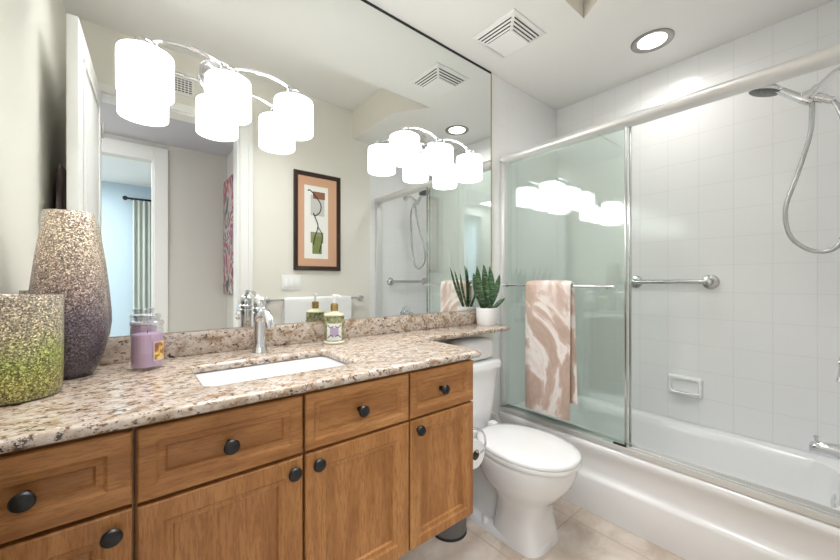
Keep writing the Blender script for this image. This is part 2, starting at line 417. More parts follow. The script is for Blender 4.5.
cabinet('left oak vanity cabinet with one drawer above one door, below the vases', XL+.002, .0105,
        [('drawer_front', XL+.004, .0075, .749, .884, .040, 'x', (-.127, .813)), ('door', XL+.004, .0075, .350, .742, .045, 'z', (-.021, .708))], .0)
cabinet('wide middle oak vanity cabinet under the sink with two drawer fronts and two doors', .0115, .6525,
        [('drawer_front', .0145, .3275, .746, .884, .033, 'x', (.170, .812)), ('drawer_front', .334, .650, .746, .884, .027, 'x', (.488, .813)),
         ('door', .0145, .3275, .350, .739, .045, 'z', (.304, .708)), ('door', .334, .650, .350, .739, .045, 'z', (.364, .710))], .645)
cabinet('narrow right oak vanity cabinet beside the toilet', .6535, .9355,
        [('drawer_front', .6565, .9335, .746, .884, .030, 'x', (.787, .813)), ('door', .6565, .9335, .350, .739, .036, 'z', (.686, .708))], .80)

# countertop with the banjo ledge over the toilet
outer = [(XL+.002, -.003), (XL+.002, -.575), (.955, -.575), (.968, -.568), (.974, -.555), (.974, -.26), (.985, -.236), (1.01, -.225), (1.575, -.222), (1.615, -.21), (1.635, -.18), (1.665, -.003)]
hole = rrect(.142, .541, -.452, -.200, .025)
tag(obj('countertop', MB().plate(outer[::-1], [hole], VZ1, .9155, .0105, res=4), GRAN, None, True, 40), 'speckled tan granite vanity countertop with a narrow ledge over the toilet', 'countertop')
tag(obj('backsplash', MB().box(XL+.004, 1.60, -.022, -.001, .9155, .992, .003), GRAN, None, True), 'low speckled granite backsplash under the mirror', 'backsplash')

# sink
t = thing('sink', 'white rectangular undermount sink set into the granite countertop', 'sink', (.341, -.326, .74))
def rr3(x0, x1, y0, y1, r, z): return [Vector((p[0], p[1], z)) for p in rrect(x0, x1, y0, y1, r)]
rings = [rr3(.110, .573, -.484, -.168, .03, .877), rr3(.138, .545, -.456, -.196, .03, .877), rr3(.141, .542, -.453, -.199, .032, .87), rr3(.150, .533, -.444, -.208, .04, .80),
         rr3(.165, .518, -.43, -.222, .05, .765), rr3(.20, .48, -.40, -.25, .05, .752), rr3(.32, .36, -.346, -.306, .018, .748)]
rings2 = [rr3(.110, .573, -.484, -.168, .03, .865), rr3(.132, .551, -.462, -.19, .04, .80), rr3(.155, .53, -.44, -.21, .05, .75), rr3(.32, .36, -.346, -.306, .018, .738)]
for q in rings+rings2:
    for v in q: v.z += .0135
m = MB().loft(rings, (False, True)).loft(rings2, (False, True)); m.loft([rings[0], rings2[0]], (False, False))
obj('basin', m, PORC, t)
obj('drain', MB().lathe([(.021, 0), (.021, .003), (.016, .004), (.014, .001)], (.34, -.326, .762), 24), CHROME, t)

# faucet
FX, FY = .355, -.098
t = thing('faucet', 'chrome single handle faucet behind the sink', 'faucet', (FX, FY, .915))
obj('body', MB().lathe([(.026, 0), (.026, .004), (.0225, .01), (.0205, .03), (.0195, .07), (.020, .105), (.0215, .125), (.0215, .135), (.018, .139)], (FX, FY, .9153), 32), CHROME, t)
obj('spout', MB().tube(spline([(FX, FY+.004, 1.015), (FX, FY-.012, 1.036), (FX, FY-.04, 1.051), (FX, FY-.07, 1.052), (FX, FY-.096, 1.041), (FX, FY-.112, 1.022), (FX, FY-.118, 1.008)], 5),
    [.012]+[.018]*5+[.0165]*10+[.0145]*10+[.0135]*5, 16), CHROME, t)
obj('collar', MB().lathe([(.019, 0), (.0225, .003), (.0225, .012), (.019, .016)], (FX, FY, 1.054), 28), CHROME, t)
h = MB().lathe([(.0195, 0), (.021, .012), (.019, .028), (.012, .036), (.002, .038)], (FX, FY, 1.068), 28)
h.tube(spline([(FX, FY, 1.095), (FX-.002, FY+.012, 1.107), (FX-.006, FY+.035, 1.113), (FX-.008, FY+.06, 1.122)], 5), [.007]*6+[.006]*5+[.0065]*5, 12, sq=(.7, 1.2))
obj('handle', h, CHROME, t)

# ------------------------------------------------------------------ things on the counter
t = tag(obj('vase', MB().lathe([(.0, .004), (.040, 0), (.046, .004), (.060, .03), (.072, .075), (.077, .115), (.0765, .15), (.071, .22), (.0615, .31), (.053, .37), (.0480, .416), (.047, .42), (.045, .42), (.0455, .412), (.058, .32), (.068, .2), (.06, .05), (.0, .03)], (-.114, -.128, .9153), 56, caps=(False, False)),
    glitter('champagne_to_plum_glitter', [(0, srgb(66, 58, 66)), (.33, srgb(100, 88, 96)), (.55, srgb(164, 146, 134)), (.8, srgb(200, 182, 160)), (1, srgb(208, 192, 172))], .915, 1.345), None, True, 50),
    'tall tapered glitter vase, champagne fading to dark plum, on the countertop', 'vase')
t = tag(obj('vase', MB().lathe([(.0, .004), (.064, 0), (.074, .004), (.0765, .03), (.0775, .12), (.0775, .212), (.0765, .215), (.0745, .212), (.074, .12), (.072, .02), (.0, .015)], (-.186, -.285, .9153), 56, caps=(False, False)),
    glitter('green_and_silver_glitter', [(0, srgb(126, 118, 78)), (.16, srgb(150, 146, 82)), (.36, srgb(152, 162, 86)), (.52, srgb(164, 164, 114)), (.66, srgb(176, 166, 138)), (1, srgb(176, 164, 146))], .915, 1.125), None, True, 50),
    'short wide cylinder vase with green glitter base, left front of the counter', 'vase')
# jar candle
cx, cy = .044, -.150
t = thing('jar_candle', 'lilac candle in a lidded glass jar on the counter', 'candle', (cx, cy, .915))
g = MB().lathe([(.0, 0), (.034, 0), (.0375, .004), (.038, .012), (.038, .110), (.0365, .116), (.0365, .121), (.0352, .121), (.0352, .114), (.0358, .108), (.0355, .012), (.0, .008)], (cx, cy, .9153), 40, caps=(False, False))
obj('jar', g, JAR, t)
WAX = plain('lilac_wax', srgb(206, 178, 208), .35, Subsurface_Weight=.2)
obj('wax', MB().lathe([(0, .009), (.034, .009), (.0348, .014), (.0348, .098), (.03, .099), (0, .0985)], (cx, cy, .9153), 40, caps=(False, False)), WAX, t)
obj('wick', MB().tube([(cx, cy, 1.012), (cx+.001, cy, 1.022)], .0012, 6), plain('black_wick', srgb(25, 22, 20), .8), t)
obj('lid', MB().lathe([(.0, .122), (.0375, .122), (.039, .125), (.039, .131), (.036, .134), (.028, .135), (.028, .140), (.031, .142), (.031, .150), (.028, .152), (0, .152)], (cx, cy, .9153), 40, caps=(False, False)), glass('frosted_lid_glass', (.86, .86, .88, 1), 2.0), t)
def label_m(name):
    q = NT(name); v = q.coord('Object', (1, 1, 1)); n_ = q.noise(v, 55, 3, .5, .5)
    q.set(q.ramp(n_, [(.3, srgb(120, 70, 110)), (.42, srgb(170, 110, 60)), (.5, srgb(226, 190, 80)), (.62, srgb(236, 216, 140)), (.75, srgb(150, 90, 120))]), .5); return q.m
lab = MB(); a0_, a1_ = math.radians(-68), math.radians(-22)
def arcband(R, z0, z1, b0, b1, n=10):
    rr_ = [[Vector((cx+R*math.cos(b0+(b1-b0)*i/n), cy+R*math.sin(b0+(b1-b0)*i/n), z)) for i in range(n+1)] for z in (z0, z1)]
    return rr_
lab.loft(arcband(.0384, .944, .990, a0_, a1_), (False, False), closed=False)
obj('label', lab, label_m('yellow_floral_label'), t)
obj('label_border', MB().loft(arcband(.03822, .941, .993, a0_-.06, a1_+.06), (False, False), closed=False), plain('cream_label_paper', srgb(226, 206, 190), .6), t)
# soap dispenser
cx, cy = .634, -.098
t = thing('soap_dispenser', 'floral soap bottle with white pump on the counter', 'soap dispenser', (cx, cy, .915))
prof = [(.036, 0), (.041, .003), (.041, .008), (.037, .011)]
obj('base_rim', MB().lathe(prof, (cx, cy, .9153), 36), plain('clear_cream_glass', srgb(226, 222, 200), .1), t)
def floral():
    q = NT('green_floral_print'); v = q.coord('Object', (1, 1, 1))
    c = q.ramp(q.noise(v, 75, 4, .6, .4), [(.3, srgb(58, 70, 52)), (.45, srgb(120, 132, 92)), (.55, srgb(164, 160, 122)), (.66, srgb(200, 190, 160)), (.8, srgb(90, 100, 104))])
    q.set(c, .25); return q.m
obj('bottle', MB().lathe([(.036, .011), (.0375, .016), (.0385, .09), (.0385, .110)], (cx, cy, .9153), 36), floral(), t)
obj('shoulder', MB().lathe([(.0375, .108), (.041, .110), (.041, .114), (.026, .118), (.014, .123), (.012, .128)], (cx, cy, .9153), 36), plain('cream_shoulder', srgb(222, 220, 186), .2), t)
GOLD = plain('gold_collar', srgb(190, 160, 100), .25, 1)
obj('collar', MB().lathe([(.013, .126), (.0145, .128), (.0145, .153), (.010, .156)], (cx, cy, .9153), 28), GOLD, t)
pm = MB().lathe([(.005, .154), (.005, .180), (.009, .182), (.009, .190), (.003, .192)], (cx, cy, .9153), 20)
pm.tube([(cx, cy, 1.1015), (cx+.010, cy-.014, 1.1015), (cx+.016, cy-.024, 1.098)], [.005, .0045, .0035], 10)
obj('pump', pm, PLW, t)
da = math.atan2(-1.405-cy, -cx)
for nm, R, z0, z1, hw, mt in (('label', .0389, .930, .996, .78, plain('white_label', srgb(222, 222, 216), .5)), ('label_emblem', .0392, .948, .980, .42, plain('lavender_emblem', srgb(176, 160, 184), .5))):
    obj(nm, MB().loft(arcband(R, z0, z1, da-hw, da+hw), (False, False), closed=False), mt, t)
INK = plain('black_scroll_ink', srgb(50, 50, 60), .6)
for sgn in (-1, 1):
    for zb, dz in ((.986, -.5), (.944, .5)):
        P = []
        for i in range(11):
            u = i/10; aa = da+sgn*(.08+.60*u); P.append(Vector((cx+.0392*math.cos(aa), cy+.0392*math.sin(aa), zb+dz*.012*math.sin(u*PI*1.2))))
        obj('label_scroll', MB().tube(P, .0016, 6), INK, t)

# snake plant
px, py = 1.572, -.080
t = thing('potted_snake_plant', 'snake plant in a small white pot on the granite ledge', 'plant', (px, py, .915))
def pot_m():
    q = NT('white_textured_ceramic'); q.set(srgb(236, 236, 236), .45); q.bump(q.noise(q.coord(), 90, 2), .4, .003); return q.m
obj('pot', MB().lathe([(0, .003), (.050, 0), (.053, .004), (.056, .05), (.057, .092), (.055, .094), (.053, .092), (.052, .08), (0, .078)], (px, py, .9153), 40, caps=(False, False)), pot_m(), t)
obj('soil', MB().lathe([(.0, .0785), (.0505, .0785), (.045, .085), (0, .086)], (px, py, .9153), 30, caps=(False, False)), plain('dark_soil', srgb(60, 46, 36), .9), t)
def leaf_m():
    q = NT('banded_snake_plant_leaf'); v = q.coord('Object', (.7, .7, 3.2))
    c = q.ramp(q.noise(v, 26, 3, .6, 1.2), [(.36, srgb(28, 52, 34)), (.5, srgb(54, 88, 54)), (.6, srgb(96, 128, 88)), (.72, srgb(130, 154, 116))])
    q.set(c, .35); return q.m
LEAF = leaf_m()
def leaf(base, tip, wd, bow):
    b, e = Vector(base), Vector(tip); ax = (e-b); n_ = 14
    side = ax.cross(Vector((.90, .44, 0))).normalized()
    nor = side.cross(ax).normalized(); bowv = Vector(bow); rings = []
    for i in range(n_+1):
        u = i/n_; c = b.lerp(e, u) + bowv*math.sin(u*PI)*.5
        hw = wd*(.55+.9*u-.2*u*u)*max(.03, (1-u**3.0))**.8*1.0
        th = .0028*(1-.6*u); cup = hw*.45
        rings.append([c-side*hw+nor*cup, c-side*hw*.5+nor*(cup*.25+th), c+nor*th*.8, c+side*hw*.5+nor*(cup*.25+th), c+side*hw+nor*cup, c+side*hw*.5+nor*(cup*.25-th), c-nor*th, c-side*hw*.5+nor*(cup*.25-th)])
    return MB().loft(rings)
for bx, by, tx, ty, tz, wd, bo in ((-.018, -.01, -.112, -.03, 1.240, .021, (-.03, 0, 0)), (-.01, .012, -.082, .022, 1.205, .02, (-.03, 0, 0)), (.0, .004, -.022, .0, 1.252, .023, (.01, 0, 0)), (.012, -.016, .012, -.015, 1.243, .022, (.014, -.01, 0)),
        (.016, .006, .108, -.01, 1.198, .022, (.022, 0, -.012)), (.026, -.02, .098, -.055, 1.062, .014, (0, 0, .01)), (-.004, -.024, -.06, -.045, 1.222, .02, (-.012, 0, 0))):
    obj('leaf', leaf((px+bx, py+by, .995), (px+tx, py+ty, tz), wd, bo), LEAF, t)

# ------------------------------------------------------------------ vanity lights
def vanity_light(cxx, label):
    t = thing('vanity_light', label, 'light fixture', (cxx, -.007, 1.865), 'three shade chrome vanity lights on the mirror')
    obj('backplate', MB().lathe([(.064, 0), (.064, -.006), (.060, -.012), (.052, -.013), (.050, -.020), (.030, -.024), (.012, -.028)], (cxx-.012, -.0075, 1.857), 40, 'Y'), CHROME, t)
    obj('stem', MB().tube(spline([(cxx-.012, -.03, 1.864), (cxx-.008, -.05, 1.857), (cxx-.002, -.08, 1.860), (cxx, -.10, 1.858)], 4), .008, 12), CHROME, t)
    for s in (-1, 1):
        P = spline([(cxx-s*.004, -.1, 1.856), (cxx+s*.05, -.1, 1.874), (cxx+s*.10, -.1, 1.8805), (cxx+s*.15, -.1, 1.877), (cxx+s*.19, -.1, 1.866), (cxx+s*.213, -.1, 1.850)], 7)
        a = obj('arm', MB().tube(P, .0085, 12, sq=(.55, 1.1)), CHROME, t)
        obj('collar', MB().tube([(cxx+s*.085, -.1, 1.8788), (cxx+s*.105, -.1, 1.8805)], .0105, 12, sq=(.7, 1.1)), CHROME, a)
    for dx in (-.215, 0, .215):
        x = cxx+dx
        s_ = obj('shade', MB().lathe([(.030, 1.8195), (.062, 1.8195), (.0665, 1.817), (.068, 1.811), (.068, 1.702), (.067, 1.700), (.0645, 1.702), (.0645, 1.811), (.060, 1.815), (.030, 1.815)], (x, -.1, 0), 40, caps=(False, False)), SHADE, t)
        obj('shade_cap', MB().lathe([(.0, 1.852), (.022, 1.852), (.030, 1.849), (.032, 1.843), (.032, 1.836), (.038, 1.833), (.039, 1.826), (.038, 1.8205), (.029, 1.820), (.029, 1.811), (0, 1.811)], (x, -.1, 0), 32, caps=(False, False)), CHROME, t)
        b = MB().lathe([(.012, 1.811), (.013, 1.795), (.022, 1.778), (.028, 1.756), (.028, 1.744), (.021, 1.728), (.010, 1.720), (.001, 1.718)], (x, -.1, 0), 24)
        obj('bulb', b, BULB, s_)
vanity_light(.258, 'chrome vanity light with three white shades above the sink faucet')
vanity_light(1.195, 'chrome vanity light with three white shades above the toilet ledge')

# ------------------------------------------------------------------ toilet
TXC = 1.394
t = thing('toilet', 'white two piece toilet with closed lid beside the bathtub', 'toilet', (TXC, -.40, 0))
m = MB()
def E(y0, y1, hw, z, e=2.2, dx=0): return sring(TXC+dx, (y0+y1)/2, z, hw, (y1-y0)/2, e, 48)
m.loft([E(-.568, -.32, .124, 0, 4.0, .020), E(-.566, -.32, .123, .012, 4.0, .020), E(-.560, -.325, .114, .06, 3.7, .017), E(-.556, -.335, .107, .13, 3.2, .012), E(-.572, -.335, .107, .19, 2.7, .003), E(-.597, -.30, .122, .225, 2.3),
        E(-.63, -.26, .150, .258, 2.2), E(-.66, -.235, .167, .30, 2.2), E(-.678, -.225, .175, .345, 2.2), E(-.685, -.222, .178, .375, 2.2), E(-.684, -.222, .177, .386, 2.2), E(-.674, -.23, .168, .392, 2.2)])
m.loft([E(-.57, -.13, .105, 0, 3.2), E(-.57, -.13, .104, .022, 3.2), E(-.565, -.14, .095, .034, 3.0)])
m.loft([E(-.40, -.13, .058, .03, 2.4), E(-.41, -.12, .055, .12, 2.3), E(-.42, -.10, .068, .20, 2.3), E(-.42, -.07, .095, .28, 2.5), E(-.40, -.04, .120, .34, 3), E(-.36, -.03, .135, .375, 3.4), E(-.34, -.028, .135, .392, 3.4)])
obj('bowl', m, PORC, t, True, 60)
def T(hw, y0, y1, z, e=5): return sring(TXC, (y0+y1)/2, z, hw, (y1-y0)/2, e, 48)
obj('tank', MB().loft([T(.112, -.172, -.04, .396), T(.118, -.178, -.034, .404), T(.135, -.188, -.028, .50), T(.152, -.198, -.022, .62), T(.163, -.204, -.018, .700)]), PORC, t, True, 50)
obj('tank_lid', MB().loft([T(.163, -.204, -.018, .7005), T(.176, -.216, -.010, .704), T(.178, -.218, -.010, .728), T(.174, -.214, -.012, .738), T(.162, -.204, -.02, .741)]), PORC, t, True, 50)
def Seat(g, z): return sring(TXC, -.460, z, .182-g, .238-g, 2.15, 56)
obj('seat', MB().loft([Seat(.006, .393), Seat(0, .396), Seat(0, .408), Seat(.004, .411)]), PLW, t)
obj('seat_lid', MB().loft([Seat(.006, .4125), Seat(.001, .415), Seat(.001, .424), Seat(.006, .430), Seat(.03, .4335), Seat(.10, .435)]), PORC, t, True, 50)
for q in (-.095, .055): obj('seat_hinge', MB().box(TXC+q, TXC+q+.04, -.232, -.19, .393, .43, .006), PLW, t)
for s in (-1, 1): obj('bolt_cap', MB().lathe([(.016, .0), (.016, .01), (.012, .022), (.004, .027)], (TXC+s*.088, -.30, .026), 20), PLW, t)
obj('supply_hose', MB().tube(spline([(1.67, -.012, .16), (1.672, -.05, .165), (1.672, -.075, .24), (1.655, -.09, .36), (1.60, -.10, .415), (1.525, -.105, .41)], 6), .0075, 10), PLW, t)
# folded towel on the tank
rings = []
for i in range(15):
    u = i/14; x = 1.285+.245*u; e = max(.02, 1-abs(2*u-1)**7)**.5
    rings.append([Vector((x, -.113+p.x*(.6+.4*e), .8+p.y*(.55+.45*e))) for p in [Vector((q.x, q.y)) for q in sring(0, 0, 0, .068, .0575, 3.2, 32)]])
m = MB().loft(rings)
zmin = min(v.z for v in m.v)
for v in m.v: v.z += .7418-zmin
for z_ in (.775, .81):
    pass
tw = tag(obj('folded_towel', m, TERRY), 'soft white folded hand towel on the toilet tank under the ledge', 'towel')

# ------------------------------------------------------------------ toilet paper, bin
t = thing('toilet_paper_holder', 'chrome paper holder hook on the vanity side', 'paper holder', (.936, -.50, .61))
obj('mount', MB().lathe([(.018, 0), (.018, .006), (.010, .01)], (.9365, -.50, .615), 24, 'X'), CHROME, t)
obj('hook', MB().tube(spline([(.942, -.50, .615), (.965, -.512, .622), (.995, -.532, .617), (1.018, -.536, .595), (1.028, -.536, .562), (1.018, -.536, .539), (1.0, -.536, .533), (.993, -.526, .533), (.993, -.48, .533), (.993, -.415, .533)], 6), .0042, 10), CHROME, t)
pr = tag(obj('toilet_paper_roll', MB().lathe([(.019, -.052), (.048, -.052), (.05, -.05), (.05, .05), (.048, .052), (.019, .052), (.019, -.052)], (.993, -.468, .5193), 40, 'Y', (False, False)).lathe([(.0192, -.0515), (.018, -.0515), (.018, .0515), (.0192, .0515)], (.993, -.468, .5193), 30, 'Y', (False, False), 1),
    [TERRY, plain('grey_card_core', srgb(120, 108, 96), .8)]), 'white toilet paper roll on the chrome hook beside the vanity', 'toilet paper')
t = thing('waste_bin', 'dark grey round waste bin on the floor between vanity and toilet', 'bin', (1.17, -.20, 0))
GREYB = plain('dark_grey_metal', srgb(118, 115, 114), .35, .2)
obj('bucket', MB().lathe([(0, .005), (.076, 0), (.079, .006), (.091, .31), (.088, .31), (.075, .012), (0, .012)], (1.16, -.205, .0005), 44, caps=(False, False)), GREYB, t)
obj('rim', MB().lathe([(.0895, .306), (.0935, .308), (.0935, .322), (.088, .325), (.086, .306)], (1.16, -.205, 0), 44, caps=(False, False)), CHROME, t)
obj('base_ring', MB().lathe([(.0792, .0), (.0815, .001), (.0815, .012), (.0798, .013)], (1.16, -.205, .0005), 44, caps=(False, False)), DARK, t)

# ------------------------------------------------------------------ bathtub
BX0, BX1, BZ = 1.785, XR-.002, .358
t = thing('bathtub', 'white alcove bathtub behind the sliding glass doors', 'bathtub', (2.12, -.71, 0))
prof = [(1.86, BZ), (1.81, BZ), (1.795, BZ-.003), (1.787, BZ-.012), (1.786, BZ-.03), (1.794, BZ-.05), (1.806, BZ-.08), (1.810, .215), (1.808, .200), (1.800, .188), (1.789, .180), (1.786, .168), (1.790, .06), (1.795, .001), (1.86, .001)]
m = MB().loft([[Vector((x, y, z)) for x, z in prof] for y in (-.002, YF+.002)], (True, True))
def tr(x0, x1, y0, y1, r, z): return [Vector((p[0], p[1], z)) for p in rrect(x0, x1, y0, y1, r, 8)]
rings = [tr(1.84, BX1, YF+.002, -.002, .001, .28), tr(1.84, BX1, YF+.002, -.002, .001, BZ), tr(1.878, BX1-.055, YF+.07, -.085, .13, BZ), tr(1.888, BX1-.065, YF+.08, -.098, .13, BZ-.008), tr(1.90, BX1-.078, YF+.086, -.13, .13, BZ-.06),
         tr(1.915, BX1-.092, YF+.096, -.20, .13, .20), tr(1.935, BX1-.112, YF+.13, -.27, .12, .115), tr(1.975, BX1-.15, YF+.19, -.33, .10, .085), tr(2.05, BX1-.22, YF+.3, -.5, .06, .08)]
m.loft(rings, (False, True))
obj('shell', m, TUBM, t, True, 40)
obj('overflow_plate', MB().lathe([(.036, 0), (.036, .005), (.028, .011), (.006, .014)], (2.15, YS+.062, .285), 28, 'Y'), CHROME, t)

# ------------------------------------------------------------------ sliding shower doors
t = thing('shower_door', 'chrome framed sliding glass doors on the bathtub rim', 'shower door', (1.825, -.71, BZ))
hp = []
for k in range(13):
    a = PI/2 + PI*k/12; hp.append((1.812+.030*math.cos(a), 1.914+.024*math.sin(a)))
hp = [(1.848, 1.938)]+hp+[(1.848, 1.890)]
rings = []
for y, s in ((-.001, .15), (-.002, .45), (-.008, .72), (-.018, .9), (-.034, 1), (YF+.03, 1), (YF+.002, 1)):
    rings.append([Vector((1.848+(x-1.848)*(.4+.6*s), y, 1.914+(z-1.914)*s)) for x, z in hp])
obj('header', MB().loft(rings), SATIN, t, True, 50)
obj('sill_track', MB().box(1.790, 1.860, YF+.002, -.002, BZ+.0005, BZ+.010, .002).box(1.790, 1.797, YF+.002, -.002, BZ+.008, BZ+.027, .002).box(1.820, 1.826, YF+.002, -.002, BZ+.008, BZ+.024, .001).box(1.852, 1.860, YF+.002, -.002, BZ+.008, BZ+.030, .002), SATIN, t)
for y0, y1 in ((-.028, -.002), (YF+.002, YF+.028)):
    obj('wall_jamb', MB().box(1.796, 1.856, y0, y1, BZ+.0305, 1.892, .003), SATIN, t)
GLX = 1.806
for xg, y0, y1, nm in ((GLX, -.722, -.031, 'outer'), (1.838, -.730, -.034, 'inner')):
    p = obj('glass_panel', MB().box(xg, xg+.006, y0, y1, BZ+.0125, 1.892), PANEG, t, False)
    obj('edge_strip', MB().box(xg-.002, xg+.008, y0-.005, y0+.003, BZ+.0125, 1.892, .001), NICKEL, p)
    if nm == 'outer':
        b = MB().tube([(1.757, -.685, 1.134), (1.757, -.060, 1.134)], .0065, 14)
        for y in (-.66, -.085): b.lathe([(.006, 0), (.006, -.045), (.011, -.047)], (GLX-.001, y, 1.134), 16, 'X')
        b.sphere((1.757, -.687, 1.134), .008).sphere((1.757, -.058, 1.134), .008)
        obj('towel_bar', b, CHROME, p)
        obj('bottom_guide', MB().box(xg-.012, xg-.005, y0-.006, y0+.05, BZ+.026, BZ+.036, .001), BLACK, p)

# bath towel over the bar
def drape(y0, y1, zf, zb, xbar, zbar, rad, th, wave=.004, skew=0.0, N=26):
    path = []
    for i in range(19): path.append((xbar-rad, zf+(zbar-zf)*i/18, i/18, 0))
    for i in range(1, 8):
        a = PI - PI*i/8; path.append((xbar+rad*math.cos(a), zbar+rad*math.sin(a), 1, 0))
    for i in range(15): path.append((xbar+rad, zbar-(zbar-zb)*i/14, 1, i/14))
    outer, inner = [], []
    L_ = len(path)
    for k, (x, z, u, v) in enumerate(path):
        kk0, kk1 = max(k-1, 0), min(k+1, L_-1)
        tx, tz = path[kk1][0]-path[kk0][0], path[kk1][1]-path[kk0][1]; q = math.hypot(tx, tz); nx, nz = -tz/q, tx/q
        low = (1-u) if v == 0 else v
        ro, ri = [], []
        for j in range(N):
            s = j/(N-1); y = y0+(y1-y0)*s - skew*low*(.2+.8*s) - (.022 if v > 0 else 0)*v
            wv = wave*low*math.sin(s*9+.6)*(1 if v == 0 else .4)
            dz = .035*(s)*low*(1 if v == 0 else 0)*-1*skew*10
            edge = max(.15, 1-abs(2*s-1)**12)
            ro.append(Vector((x+nx*th/2*edge-abs(wv)*(1 if v == 0 else 0)+wv*.3, y, z+nz*th/2*edge+dz*.0)))
            ri.append(Vector((x-nx*th/2*edge-abs(wv)*(1 if v == 0 else 0)+wv*.3, y, z-nz*th/2*edge+dz*.0)))
        outer.append(ro); inner.append(ri)
    rings = [o+i[::-1] for o, i in zip(outer, inner)]
    return MB().loft(rings)
tag(obj('bath_towel', drape(-.227, -.490, .452, .53, 1.757, 1.134, .0195, .020, .005, -.004), TOWELP, None, True, 60), 'swirled tan and white bath towel hanging on the glass door bar', 'towel')

# ------------------------------------------------------------------ bath fittings
def grab(label, A, B, nrm, off):
    A, B, nrm = Vector(A), Vector(B), Vector(nrm); d = (B-A).normalized()
    t = thing('grab_bar', label, 'grab bar', A-nrm*off)
    obj('bar', MB().tube([A+d*.002, B-d*.002], .0125, 16), NICKEL, t)
    for p in (A, B):
        f = MB(); s = 1
        R = Vector((0, 0, 1)).rotation_difference(nrm).to_matrix().to_4x4(); MM = Matrix.Translation(p-nrm*(off-.0005)) @ R
        g = MB().lathe([(.039, 0), (.039, .005), (.035, .010), (.020, .014), (.0155, .02), (.0155, off-.004), (.0155, off+.006), (.012, off+.012), (.003, off+.0135)], (0, 0, 0), 30)
        f.add([MM @ v for v in g.v], g.f); obj('flange', f, NICKEL, t)
grab('horizontal chrome grab bar on the long tiled wall above the soap dish', (2.418, -.905, 1.155), (2.418, -.535, 1.155), (-1, 0, 0), XR-2.418)
grab('short chrome grab bar on the shower head wall', (1.965, YF+.05, 1.155), (2.395, YF+.05, 1.155), (0, 1, 0), .05)
# soap dish
t = thing('soap_dish', 'white ceramic soap dish set in the tile', 'soap dish', (XR, -.79, .503))
def ydz(pts, x): return [Vector((x, a, b)) for a, b in pts]
y0, y1, z0, z1 = -.872, -.706, .503, .617
rings = [ydz(rrect(y0, y1, z0, z1, .012), XR-.0005), ydz(rrect(y0+.002, y1-.002, z0+.002, z1-.002, .012), XR-.014), ydz(rrect(y0+.008, y1-.008, z0+.008, z1-.008, .012), XR-.020), ydz(rrect(y0+.016, y1-.016, z0+.018, z1-.018, .012), XR-.018), ydz(rrect(y0+.022, y1-.022, z0+.024, z1-.024, .010), XR-.004)]
obj('plate', MB().loft(rings, (True, True)), PORC, t, True, 50)
tp = []
for i in range(17):
    u = i/16; yy = y0+.012+(y1-y0-.024)*u; dd = .020+.042*math.sin(u*PI)**.5
    tp.append([Vector((XR-.006, yy, z0+.016)), Vector((XR-dd, yy, z0+.022)), Vector((XR-dd-.004, yy, z0+.030)), Vector((XR-dd+.004, yy, z0+.034)), Vector((XR-dd+.010, yy, z0+.028)), Vector((XR-.006, yy, z0+.026))])
obj('tray', MB().loft(tp), PORC, t, True, 50)
# tub spout
t = thing('tub_spout', 'chrome tub spout with diverter knob on the end wall', 'spout', (2.15, YF, .50))
sp_ = []
for y, r, dz in ((YF+.001, .027, 0), (YS+.03, .026, 0), (YS+.08, .024, 0), (YS+.115, .023, -.002), (YS+.128, .021, -.006), (YS+.134, .015, -.012)):
    sp_.append([Vector((2.15+r*math.cos(2*PI*k/24), y, .495+dz+r*math.sin(2*PI*k/24)*(1.0 if math.sin(2*PI*k/24) > 0 else 1.15))) for k in range(24)])
obj('spout_body', MB().loft(sp_), CHROME, t, True, 60)
obj('diverter_knob', MB().lathe([(.005, .514), (.005, .527), (.008, .529), (.008, .535), (.003, .538)], (2.15, YS+.115, 0), 16), CHROME, t)
# valve
t = thing('shower_valve', 'round chrome shower valve on the end wall above the tub spout', 'valve', (2.15, YF, .84))
obj('escutcheon', MB().lathe([(.068, .001), (.068, .004), (.06, .010), (.030, .014), (.024, .05)], (2.15, YF, .84), 40, 'Y'), CHROME, t)
obj('lever', MB().lathe([(.026, .012), (.026, .045), (.022, .055), (.01, .058)], (2.15, YS, .84), 28, 'Y').tube([(2.15, YS+.045, .84), (2.12, YS+.05, .80), (2.10, YS+.055, .775)], [.009, .008, .007], 12), CHROME, t)
# hand shower
t = thing('hand_shower', 'chrome hand shower with hose on a wall arm in the tub', 'shower head', (2.15, YF, 1.95))
obj('wall_flange', MB().lathe([(.03, .001), (.028, .006), (.012, .012)], (2.15, YF, 1.99), 24, 'Y'), CHROME, t)
obj('shower_arm', MB().tube(spline([(2.15, YF+.005, 1.992), (2.15, YS+.05, 1.985), (2.15, YS+.09, 1.955), (2.15, YS+.115, 1.928)], 5), .0125, 14), CHROME, t)
br = MB().tube([(2.15, YS+.105, 1.94), (2.15, YS+.135, 1.905)], .020, 16)
br.tube([(2.15, YS+.128, 1.912), (2.15, YS+.072, 1.872)], .0145, 14).tube([(2.15, YS+.112, 1.900), (2.15, YS+.092, 1.886)], .018, 14)
br.tube([(2.15, YS+.125, 1.92), (2.15, YS+.150, 1.915)], .021, 16)
obj('diverter_bracket', br, CHROME, t)
hb = Vector((2.15, YS+.135, 1.893)); he = Vector((2.15, YS+.215, 1.968))
obj('handle', MB().tube([hb+(hb-he)*.12, hb, hb.lerp(he, .15), hb.lerp(he, .3), he], [.013, .016, .0185, .0165, .015], 16), CHROME, t)
hc = Vector((2.15, YS+.262, 1.990)); ax = Vector((0, .30, -.95)).normalized()
R = Vector((0, 0, 1)).rotation_difference(ax).to_matrix().to_4x4(); MM = Matrix.Translation(hc) @ R
g = MB().lathe([(.008, -.03), (.024, -.026), (.048, -.012), (.058, 0), (.058, .007), (.055, .009)], (0, 0, 0), 36)
